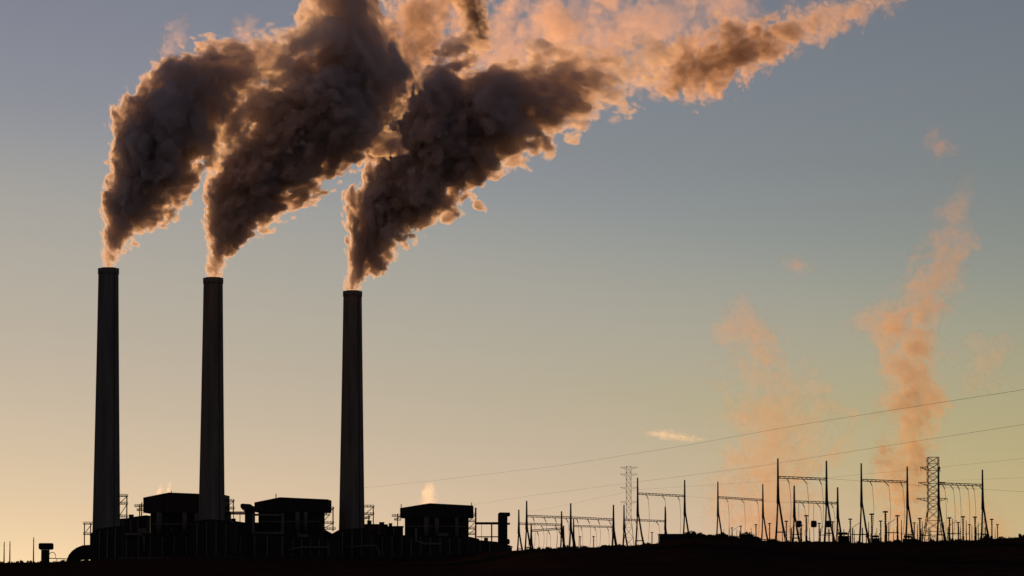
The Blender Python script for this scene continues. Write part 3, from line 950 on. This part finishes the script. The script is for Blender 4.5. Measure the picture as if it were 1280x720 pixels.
def perlin(x, y, z):
    X, Y, Z = np.floor(x), np.floor(y), np.floor(z)
    fx, fy, fz = (x - X).astype(np.float32), (y - Y).astype(np.float32), (z - Z).astype(np.float32)
    X, Y, Z = (k.astype(np.int64).astype(np.uint32) for k in (X, Y, Z))
    u, v, w = (t * t * t * (t * (t * 6 - 15) + 10) for t in (fx, fy, fz))

    def grad(h, x, y, z):
        h = h & np.uint32(15)
        p = np.where(h < 8, x, y)
        q = np.where(h < 4, y, np.where((h == 12) | (h == 14), x, z))
        return np.where(h & 1, -p, p) + np.where(h & 2, -q, q)
    one = np.uint32(1)
    r = 0
    for dx in (0, 1):
        for dy in (0, 1):
            for dz in (0, 1):
                g = grad(_hash(X + one * dx, Y + one * dy, Z + one * dz), fx - dx, fy - dy, fz - dz)
                r = r + g * (u if dx else 1 - u) * (v if dy else 1 - v) * (w if dz else 1 - w)
    return 0.982 * r


def fbm(x, y, z, detail, rough):
    s, a, f = 0, 1.0, 1.0
    for _ in range(detail + 1):
        s = s + a * perlin(x * f, y * f, z * f); a *= rough; f *= 2
    return s


def surface_net(F, iso, o, h):
    """Closed surface of F > iso on a regular grid (origin o, cell h)."""
    S = F > iso
    n = S.shape
    cs = np.zeros(tuple(k - 1 for k in n), int)
    for dx in (0, 1):
        for dy in (0, 1):
            for dz in (0, 1):
                cs += S[dx:n[0] - 1 + dx, dy:n[1] - 1 + dy, dz:n[2] - 1 + dz]
    act = (cs > 0) & (cs < 8)
    pos = np.zeros(act.shape + (3,)); cnt = np.zeros(act.shape)
    G = np.indices(n).astype(np.float32)
    for ax in range(3):
        sl0 = [slice(None)] * 3; sl1 = [slice(None)] * 3
        sl0[ax] = slice(0, -1); sl1[ax] = slice(1, None)
        A, B = F[tuple(sl0)], F[tuple(sl1)]
        cr = (A > iso) != (B > iso)
        t = np.where(cr, (iso - A) / np.where(cr, B - A, 1), 0)
        pt = [G[k][tuple(sl0)].astype(np.float64) for k in range(3)]
        pt[ax] = pt[ax] + t
        others = [k for k in range(3) if k != ax]
        for da in (0, 1):
            for db in (0, 1):
                s = [slice(None)] * 3
                for k, d in zip(others, (da, db)):
                    s[k] = slice(d, n[k] - 1 + d)
                c = cr[tuple(s)]
                for k in range(3):
                    pos[..., k] += pt[k][tuple(s)] * c
                cnt += c
    ids = -np.ones(act.shape, int)
    ids[act] = np.arange(act.sum())
    vv = pos[act] / cnt[act][:, None] * h + np.array(o)
    faces = []
    for ax in range(3):
        a, b = [(1, 2), (2, 0), (0, 1)][ax]
        sl0 = [slice(1, -1)] * 3; sl1 = [slice(1, -1)] * 3
        sl0[ax] = slice(0, n[ax] - 1); sl1[ax] = slice(1, n[ax])
        A, B = S[tuple(sl0)], S[tuple(sl1)]
        for flip, m in ((False, A & ~B), (True, ~A & B)):
            I = np.argwhere(m)
            off = np.zeros(3, int) + 1; off[ax] = 0
            I = I + off
            def cell(da, db):
                J = I.copy(); J[:, a] -= da; J[:, b] -= db
                return ids[J[:, 0], J[:, 1], J[:, 2]]
            q = np.stack([cell(1, 1), cell(0, 1), cell(0, 0), cell(1, 0)], 1)
            faces.append(q[:, ::-1] if flip else q)
    return vv, np.concatenate(faces)


def hermite(x, y, t):
    x, y = np.asarray(x, float), np.asarray(y, float)
    d = np.gradient(y, x)
    i = np.clip(np.searchsorted(x, t) - 1, 0, len(x) - 2)
    h = x[i + 1] - x[i]
    k = (t - x[i]) / h
    return (2 * k ** 3 - 3 * k ** 2 + 1) * y[i] + (k ** 3 - 2 * k ** 2 + k) * h * d[i] + (-2 * k ** 3 + 3 * k ** 2) * y[i + 1] + (k ** 3 - k ** 2) * h * d[i + 1]


NPT = 41


def plume(name, label, cat, y, pts, angle, seed, cell, step, group=None, floor=None, edge=8.0, amp=1.5, fine=0.55, color=(0.5, 0.46, 0.46), aniso=0.65,
          flat=1.0, film=0.02, scale=1.0, billow=1.0, crumbs=0.02):
    """Smoke along a bent axis. pts: (px, row, half width px, thinning 0..1, density per metre) from the mouth downwind; local x runs
    ANGLE degrees above the horizontal, local y is the depth."""
    org = P(pts[0][0], pts[0][1], y)
    ca, sa = math.cos(R(angle)), math.sin(R(angle))
    W = [P(p[0], p[1], y) - org for p in pts]
    u = np.array([w.x * ca + w.z * sa for w in W])
    v = np.array([-w.x * sa + w.z * ca for w in W])
    s = mpp(y)
    sl = np.gradient(v, u)
    rad = np.array([p[2] * s for p in pts]) * np.sqrt(1 + sl ** 2)
    ext = [rad[0] * 2.2 if floor is not None else rad[0] * 0.8, rad[-1] * 0.9]
    u0, u1 = u[0] - ext[0], u[-1] + ext[1]
    L = u1 - u0
    t = np.linspace(0, 1, NPT)
    ut = u0 + t * L
    uc = np.clip(ut, u[0], u[-1])
    Vc = hermite(u, v, uc) + np.where(ut < u[0], (ut - u[0]) * (sl[0] if floor is not None else 0), 0)
    Rc = np.maximum(np.interp(uc, u, rad), 0.5)
    for _ in range(2):
        Rc[1:-1] = (Rc[:-2] + 2 * Rc[1:-1] + Rc[2:]) / 4
    Bc = np.interp(uc, u, [p[3] for p in pts])
    if floor is None:
        Bc = Bc + np.clip((u[0] - ut) / ext[0], 0, 1) * 1.2
    Bc = Bc + np.clip((ut - u[-1]) / ext[1], 0, 1) * 1.2
    Kc = np.interp(uc, u, [p[4] for p in pts])
    Sc = np.concatenate([[0], np.cumsum(L / (NPT - 1) / ((Rc[1:] + Rc[:-1]) / 2))])
    curves = dict(V=Vc, R=Rc, B=Bc, K=Kc, S=Sc)
    off = (seed * 17.31, seed * 5.17, seed * 9.73)
    K1, K2, K3 = 0.95 * scale, 2.6 * scale, 5.2 * scale

    def field(x, yy, z):
        tt = np.clip((x - u0) / L, 0, 1)
        c = {k: np.interp(tt, t, a) for k, a in curves.items()}
        q1, q2 = (z - c['V']) / c['R'], yy / (c['R'] * flat)
        rr = np.sqrt(q1 ** 2 + q2 ** 2)
        wx, wy, wz = c['S'] + off[0], q2 + off[1], q1 + off[2]
        b = 0.58 * np.abs(perlin(wx * K1, wy * K1, wz * K1)) + 0.46 * np.abs(perlin(wx * K2, wy * K2, wz * K2)) * billow
        b = b + fine * 0.25 * fbm(wx * K3, wy * K3, wz * K3, 3, 0.55)
        f = (1.0 - rr) + amp * (b - 0.24) - c['B']
        F = f * c['R']
        if floor is not None:
            F = np.minimum(F, (x * sa + z * ca) * 3.0)
        return F

    Rm = Rc.max() * 1.25
    gx = np.arange(u0 - cell * 2, u1 + cell * 2, cell)
    gy = np.arange(-Rm * flat - cell * 2, Rm * flat + cell * 3, cell)
    gz_ = np.arange((Vc - Rc * 1.35).min() - cell * 2, (Vc + Rc * 1.35).max() + cell * 3, cell)
    F = np.empty((len(gx), len(gy), len(gz_)), np.float32)
    for i in range(0, len(gx), 16):
        X, Y, Z = np.meshgrid(gx[i:i + 16], gy, gz_, indexing='ij')
        F[i:i + 16] = field(X, Y, Z)
    F[0] = F[-1] = -9; F[:, 0] = F[:, -1] = -9; F[:, :, 0] = F[:, :, -1] = -9
    vv, ff = surface_net(F, 0.02 * edge, (gx[0], gy[0], gz_[0]), cell)
    lab = np.arange(len(vv))
    e0 = np.concatenate([ff[:, k] for k in range(4)]); e1 = np.concatenate([ff[:, (k + 1) % 4] for k in range(4)])
    while True:                                      # connected pieces; crumbs that float free of the smoke are dropped
        mn = np.minimum(lab[e0], lab[e1])
        new = lab.copy()
        np.minimum.at(new, e0, mn); np.minimum.at(new, e1, mn)
        new = new[new]
        if (new == lab).all():
            break
        lab = new
    ids_, cnt_ = np.unique(lab, return_counts=True)
    big = set(ids_[cnt_ >= max(crumbs * cnt_.max(), 20)].tolist())
    keep = np.isin(lab, list(big))
    ff = ff[keep[ff[:, 0]]]
    remap = np.cumsum(keep) - 1
    vv, ff = vv[keep], remap[ff]
    me = bpy.data.meshes.new(name)
    me.vertices.add(len(vv)); me.vertices.foreach_set('co', vv.astype(np.float32).ravel())
    me.loops.add(len(ff) * 4); me.loops.foreach_set('vertex_index', ff.astype(np.int32).ravel())
    me.polygons.add(len(ff)); me.polygons.foreach_set('loop_start', np.arange(0, len(ff) * 4, 4, dtype=np.int32))
    me.update(calc_edges=True); me.validate()
    o = bpy.data.objects.new(name, me)
    col.objects.link(o)
    o.location = org
    o.rotation_euler = (0, -R(angle), 0)
    tag(o, label, cat, group)

    m = bpy.data.materials.new(name)
    m.use_nodes = True
    nt = m.node_tree
    nt.nodes.clear()
    N, Lk = nt.nodes.new, nt.links.new

    def math_(op, a, b=None, c=None, clamp=False):
        n = N('ShaderNodeMath'); n.operation = op; n.use_clamp = clamp
        for i, q in enumerate((a, b, c)):
            if q is None: continue
            if isinstance(q, (int, float)): n.inputs[i].default_value = q
            else: Lk(q, n.inputs[i])
        return n.outputs[0]
    tc = N('ShaderNodeTexCoord'); sx = N('ShaderNodeSeparateXYZ')
    Lk(tc.outputs['Object'], sx.inputs[0])
    x, yy, z = sx.outputs
    tt = math_('DIVIDE', math_('SUBTRACT', x, u0), L, clamp=True)

    def curve(a):
        lo, hi = float(a.min()), float(a.max())
        if hi - lo < 1e-6:
            return lo
        n = N('ShaderNodeFloatCurve')
        cm = n.mapping
        cv = cm.curves[0]
        while len(cv.points) < NPT:
            cv.points.new(0.5, 0.5)
        for i in range(NPT):
            cv.points[i].location = (t[i], (a[i] - lo) / (hi - lo))
            cv.points[i].handle_type = 'VECTOR'
        cm.update()
        Lk(tt, n.inputs['Value'])
        return math_('MULTIPLY_ADD', n.outputs[0], hi - lo, lo)
    cV, cR, cB, cK, cS = (curve(curves[k]) for k in 'VRBKS')
    q1 = math_('DIVIDE', math_('SUBTRACT', z, cV), cR)
    q2 = math_('DIVIDE', math_('DIVIDE', yy, cR), flat)
    rr = math_('SQRT', math_('ADD', math_('MULTIPLY', q1, q1), math_('MULTIPLY', q2, q2)))
    cb = N('ShaderNodeCombineXYZ')
    Lk(math_('ADD', cS, off[0]), cb.inputs[0]); Lk(math_('ADD', q2, off[1]), cb.inputs[1]); Lk(math_('ADD', q1, off[2]), cb.inputs[2])

    def noise(k, detail=0, rough=0.5):
        n = N('ShaderNodeTexNoise'); n.noise_type = 'FBM'; n.normalize = False
        n.inputs['Scale'].default_value = k; n.inputs['Detail'].default_value = detail; n.inputs['Roughness'].default_value = rough
        Lk(cb.outputs[0], n.inputs['Vector'])
        return n.outputs['Fac']
    b = math_('MULTIPLY', math_('ABSOLUTE', noise(K1)), 0.58)
    b = math_('MULTIPLY_ADD', math_('ABSOLUTE', noise(K2)), 0.46 * billow, b)
    b = math_('MULTIPLY_ADD', noise(K3, 3, 0.55), fine * 0.25, b)
    f = math_('SUBTRACT', 1.0, rr)
    f = math_('MULTIPLY_ADD', math_('SUBTRACT', b, 0.24), amp, f)
    f = math_('SUBTRACT', f, cB)
    Fm = math_('MULTIPLY', f, cR)
    if floor is not None:
        Fm = math_('MINIMUM', Fm, math_('MULTIPLY', math_('ADD', math_('MULTIPLY', x, sa), math_('MULTIPLY', z, ca)), 3.0))
    d = math_('DIVIDE', Fm, edge, clamp=True)
    d = math_('MULTIPLY', math_('MULTIPLY', d, d), cK)
    pv = N('ShaderNodeVolumePrincipled')
    pv.inputs['Color'].default_value = (*color, 1)
    pv.inputs['Anisotropy'].default_value = aniso
    Lk(d, pv.inputs['Density'])
    out = N('ShaderNodeOutputMaterial')
    Lk(pv.outputs[0], out.inputs['Volume'])
    if film:
        tr = N('ShaderNodeBsdfTransparent'); tl = N('ShaderNodeBsdfTranslucent'); mx = N('ShaderNodeMixShader')
        tl.inputs['Color'].default_value = (*color, 1)
        mx.inputs[0].default_value = film
        Lk(tr.outputs[0], mx.inputs[1]); Lk(tl.outputs[0], mx.inputs[2]); Lk(mx.outputs[0], out.inputs['Surface'])
    bb = vv.max(0) - vv.min(0)
    m.cycles.volume_step_rate = step / (0.1 * float(min(bb)))
    m.cycles.volume_interpolation_method = 'LINEAR'
    m.cycles.homogeneous_volume = False
    me.materials.append(m)
    return o


SMOKE_GROUP = 'smoke plumes from the stacks'
DARK = dict(floor=True, edge=7.5, amp=1.8, fine=0.85, color=(0.92, 0.87, 0.865), aniso=0.42, crumbs=0.25)
plume('smoke_plume', 'dark smoke plume rising from the left smokestack', 'smoke plume', 2894,
      [(135, 336, 9, 0, .35), (137, 322, 11, 0, .45), (143, 300, 18, 0, .5), (152, 270, 30, 0, .45), (168, 238, 43, 0, .4), (193, 198, 56, 0, .34), (220, 158, 63, 0, .28),
       (246, 115, 57, .0, .22), (284, 84, 52, .06, .16), (330, 68, 44, .22, .10), (376, 50, 40, .42, .06), (415, 28, 38, .55, .04)],
      50, 1.37, 2.6, 2.2, SMOKE_GROUP, **DARK)
plume('smoke_plume', 'dark broad smoke plume from the middle smokestack, leaving through the top of the view', 'smoke plume', 2992,
      [(265, 348, 9, 0, .35), (267, 336, 11, 0, .45), (274, 312, 19, 0, .5), (286, 280, 35, 0, .45), (306, 243, 49, 0, .4), (340, 203, 61, 0, .34), (382, 162, 72, 0, .3),
       (424, 122, 80, .0, .26), (444, 75, 74, .08, .16), (436, 20, 54, .12, .13), (428, -35, 50, .2, .12)],
      60, 2.0, 2.6, 2.2, SMOKE_GROUP, **DARK)
plume('smoke_plume', 'long dark smoke plume from the right smokestack, bending over to the upper right', 'smoke plume', 3137,
      [(439, 364, 9, 0, .35), (441, 352, 11, 0, .45), (447, 328, 19, 0, .5), (459, 292, 34, 0, .45), (483, 250, 50, 0, .4), (516, 208, 64, 0, .34), (558, 170, 74, 0, .3),
       (612, 142, 74, .06, .22), (668, 118, 70, .24, .14), (722, 102, 62, .36, .11), (775, 88, 54, .45, .07), (830, 70, 44, .6, .05)],
      40, 3.0, 2.6, 2.2, SMOKE_GROUP, **DARK)
THIN = dict(edge=12.0, amp=2.0, fine=0.9, color=(0.66, 0.57, 0.54), aniso=0.55)
plume('smoke_cloud', 'torn brown smoke cloud drifting free at the upper right, thinning to a tail', 'smoke cloud', 3250,
      [(812, 106, 22, .3, .05), (842, 98, 38, .08, .09), (885, 79, 42, .02, .09), (930, 61, 38, .02, .095), (975, 46, 34, .05, .09), (1025, 28, 28, .1, .06), (1075, 8, 25, .15, .05), (1125, -14, 24, .2, .05)],
      22, 4.0, 4.0, 4.0, 'drifting smoke above the right plume', **THIN)
plume('smoke_cloud', 'mottled brown smoke between the middle plume and the dark strand, at the top edge', 'smoke cloud', 3240,
      [(470, 120, 40, .2, .05), (492, 88, 56, .1, .06), (512, 50, 60, .15, .05), (530, 5, 58, .2, .045), (545, -35, 56, .25, .04)],
      65, 4.6, 4.0, 4.0, 'drifting smoke above the right plume', edge=12.0, amp=2.6, fine=1.0, color=(0.66, 0.57, 0.54), aniso=0.55, scale=1.3, crumbs=0.01)
plume('smoke_veil', 'thin orange veil of smoke above the right plume at the top edge', 'smoke cloud', 3330,
      [(560, 70, 50, .35, .008), (610, 50, 80, .38, .011), (670, 34, 92, .42, .011), (750, 36, 84, .4, .011), (850, 18, 70, .4, .010), (930, 0, 60, .45, .009)],
      8, 5.0, 5.0, 6.0, 'drifting smoke above the right plume', edge=14.0, amp=3.6, fine=0.9, color=(0.66, 0.55, 0.52), aniso=0.6, scale=1.4, crumbs=0.004, film=0.012)
plume('smoke_column', 'narrow dark smoke strand hanging between the middle plume and the veil', 'smoke cloud', 3290,
      [(602, 70, 14, .2, .1), (597, 48, 20, 0, .22), (590, 15, 21, 0, .24), (584, -25, 22, 0, .24)],
      90, 6.0, 3.0, 3.0, 'drifting smoke above the right plume', edge=8, amp=1.6, fine=0.9)

plume('smoke_wisp', 'torn thin wisp above the left shoulder of the left plume', 'smoke wisp', 2894,
      [(204, 92, 13, .1, .02), (211, 68, 18, .05, .02), (219, 45, 19, .1, .018), (228, 24, 13, .2, .012)], 70, 20.0, 2.6, 2.6, 'wisps over the left plume', **dict(THIN, edge=8.0, amp=2.4, crumbs=0.03))
plume('smoke_wisp', 'torn thin wisp above the top of the left plume, near the middle plume', 'smoke wisp', 2896,
      [(296, 56, 14, .1, .02), (306, 40, 17, .05, .02), (318, 22, 12, .15, .014)], 50, 21.0, 2.6, 2.6, 'wisps over the left plume', **dict(THIN, edge=8.0, amp=2.4, crumbs=0.03))
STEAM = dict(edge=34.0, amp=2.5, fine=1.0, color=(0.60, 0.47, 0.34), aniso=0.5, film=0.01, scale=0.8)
SG = 'distant steam behind the switchyard'
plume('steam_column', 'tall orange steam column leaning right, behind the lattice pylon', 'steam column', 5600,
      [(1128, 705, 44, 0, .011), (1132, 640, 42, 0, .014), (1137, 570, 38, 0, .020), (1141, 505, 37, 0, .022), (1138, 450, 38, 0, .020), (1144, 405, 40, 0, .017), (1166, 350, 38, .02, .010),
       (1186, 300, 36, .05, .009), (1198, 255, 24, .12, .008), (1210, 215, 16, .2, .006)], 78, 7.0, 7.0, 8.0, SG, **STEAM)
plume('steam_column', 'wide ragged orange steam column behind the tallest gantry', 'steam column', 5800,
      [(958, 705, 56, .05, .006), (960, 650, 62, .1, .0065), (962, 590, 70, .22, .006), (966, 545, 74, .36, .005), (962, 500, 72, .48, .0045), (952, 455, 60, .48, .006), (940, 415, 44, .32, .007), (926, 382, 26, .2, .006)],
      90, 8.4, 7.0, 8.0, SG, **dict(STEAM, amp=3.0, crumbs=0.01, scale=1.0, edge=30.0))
WISP = dict(STEAM, edge=20.0, amp=2.8, crumbs=0.02, scale=0.9)
plume('steam_wisp', 'faint orange steam wisp just right of the ragged column', 'steam wisp', 5900,
      [(1010, 590, 22, .2, .004), (1016, 540, 24, .1, .006), (1020, 500, 20, .15, .005)], 90, 9.0, 7.0, 8.0, SG, **WISP)
plume('steam_wisp', 'faint patch of steam left of the tall column, half way up', 'steam wisp', 5500,
      [(1064, 404, 16, .2, .006), (1088, 410, 28, .05, .010), (1118, 404, 32, .0, .011)], 10, 10.0, 7.0, 8.0, SG, **WISP)
plume('steam_wisp', 'small faint wisp high above the ragged column', 'steam wisp', 5900,
      [(976, 326, 11, .1, .010), (996, 331, 15, 0, .014), (1018, 336, 11, .1, .010)], -12, 11.0, 6.0, 7.0, SG, **WISP)
plume('steam_wisp', 'small faint wisp above the top of the tall steam column', 'steam wisp', 5600,
      [(1158, 170, 13, .1, .010), (1176, 182, 18, 0, .014), (1196, 189, 12, .1, .010)], -20, 12.0, 6.0, 7.0, SG, **WISP)
plume('steam_wisp', 'low steam drifting right of the last gantry leg', 'steam wisp', 5900,
      [(1200, 668, 30, .1, .005), (1230, 650, 32, .05, .007), (1258, 662, 24, .25, .005)], 10, 13.0, 7.0, 8.0, SG, **WISP)
plume('steam_wisp', 'very faint broad wisp right of the tall steam column', 'steam wisp', 5900,
      [(1212, 484, 24, .2, .003), (1236, 450, 32, .15, .0045), (1260, 422, 24, .2, .003)], 50, 14.0, 7.0, 8.0, SG, **WISP)
plume('cloud', 'small bright flat cloud low over the gantries', 'cloud', 9000,
      [(806, 541, 5, .1, .02), (826, 543, 8, 0, .016), (850, 546, 8, 0, .015), (876, 549, 5, .1, .02), (896, 550, 3, .3, .01)], -6, 15.0, 6.0, 10.0, None,
      edge=14.0, amp=1.8, fine=1.0, color=(0.97, 0.96, 0.95), aniso=0.6, film=0.01)
VENT = dict(edge=4.0, amp=1.7, fine=1.0, color=(0.98, 0.96, 0.94), aniso=0.6, film=0.01)
plume('steam_puff', 'small orange steam puff over the roof of the last boiler house', 'steam puff', 3215,
      [(536, 636, 11, 0, .02), (536, 626, 12, 0, .022), (535, 616, 13, 0, .025), (537, 608, 11, .1, .02)], 85, 16.0, 2.2, 2.5, 'steam from the roofs', **VENT)
plume('steam_puff', 'pale steam wisp over the peaked boiler roof, left of two', 'steam puff', 3070,
      [(196, 626, 4, 0, .10), (199, 614, 5, 0, .12), (202, 606, 4, .1, .08)], 75, 17.0, 1.3, 1.6, 'steam from the roofs', **VENT)
plume('steam_puff', 'pale steam wisp over the peaked boiler roof, right of two and brighter', 'steam puff', 3072,
      [(209, 624, 4.5, 0, .14), (211, 612, 4.5, 0, .16), (213, 602, 3.5, .1, .10)], 80, 18.0, 1.3, 1.6, 'steam from the roofs', **VENT)
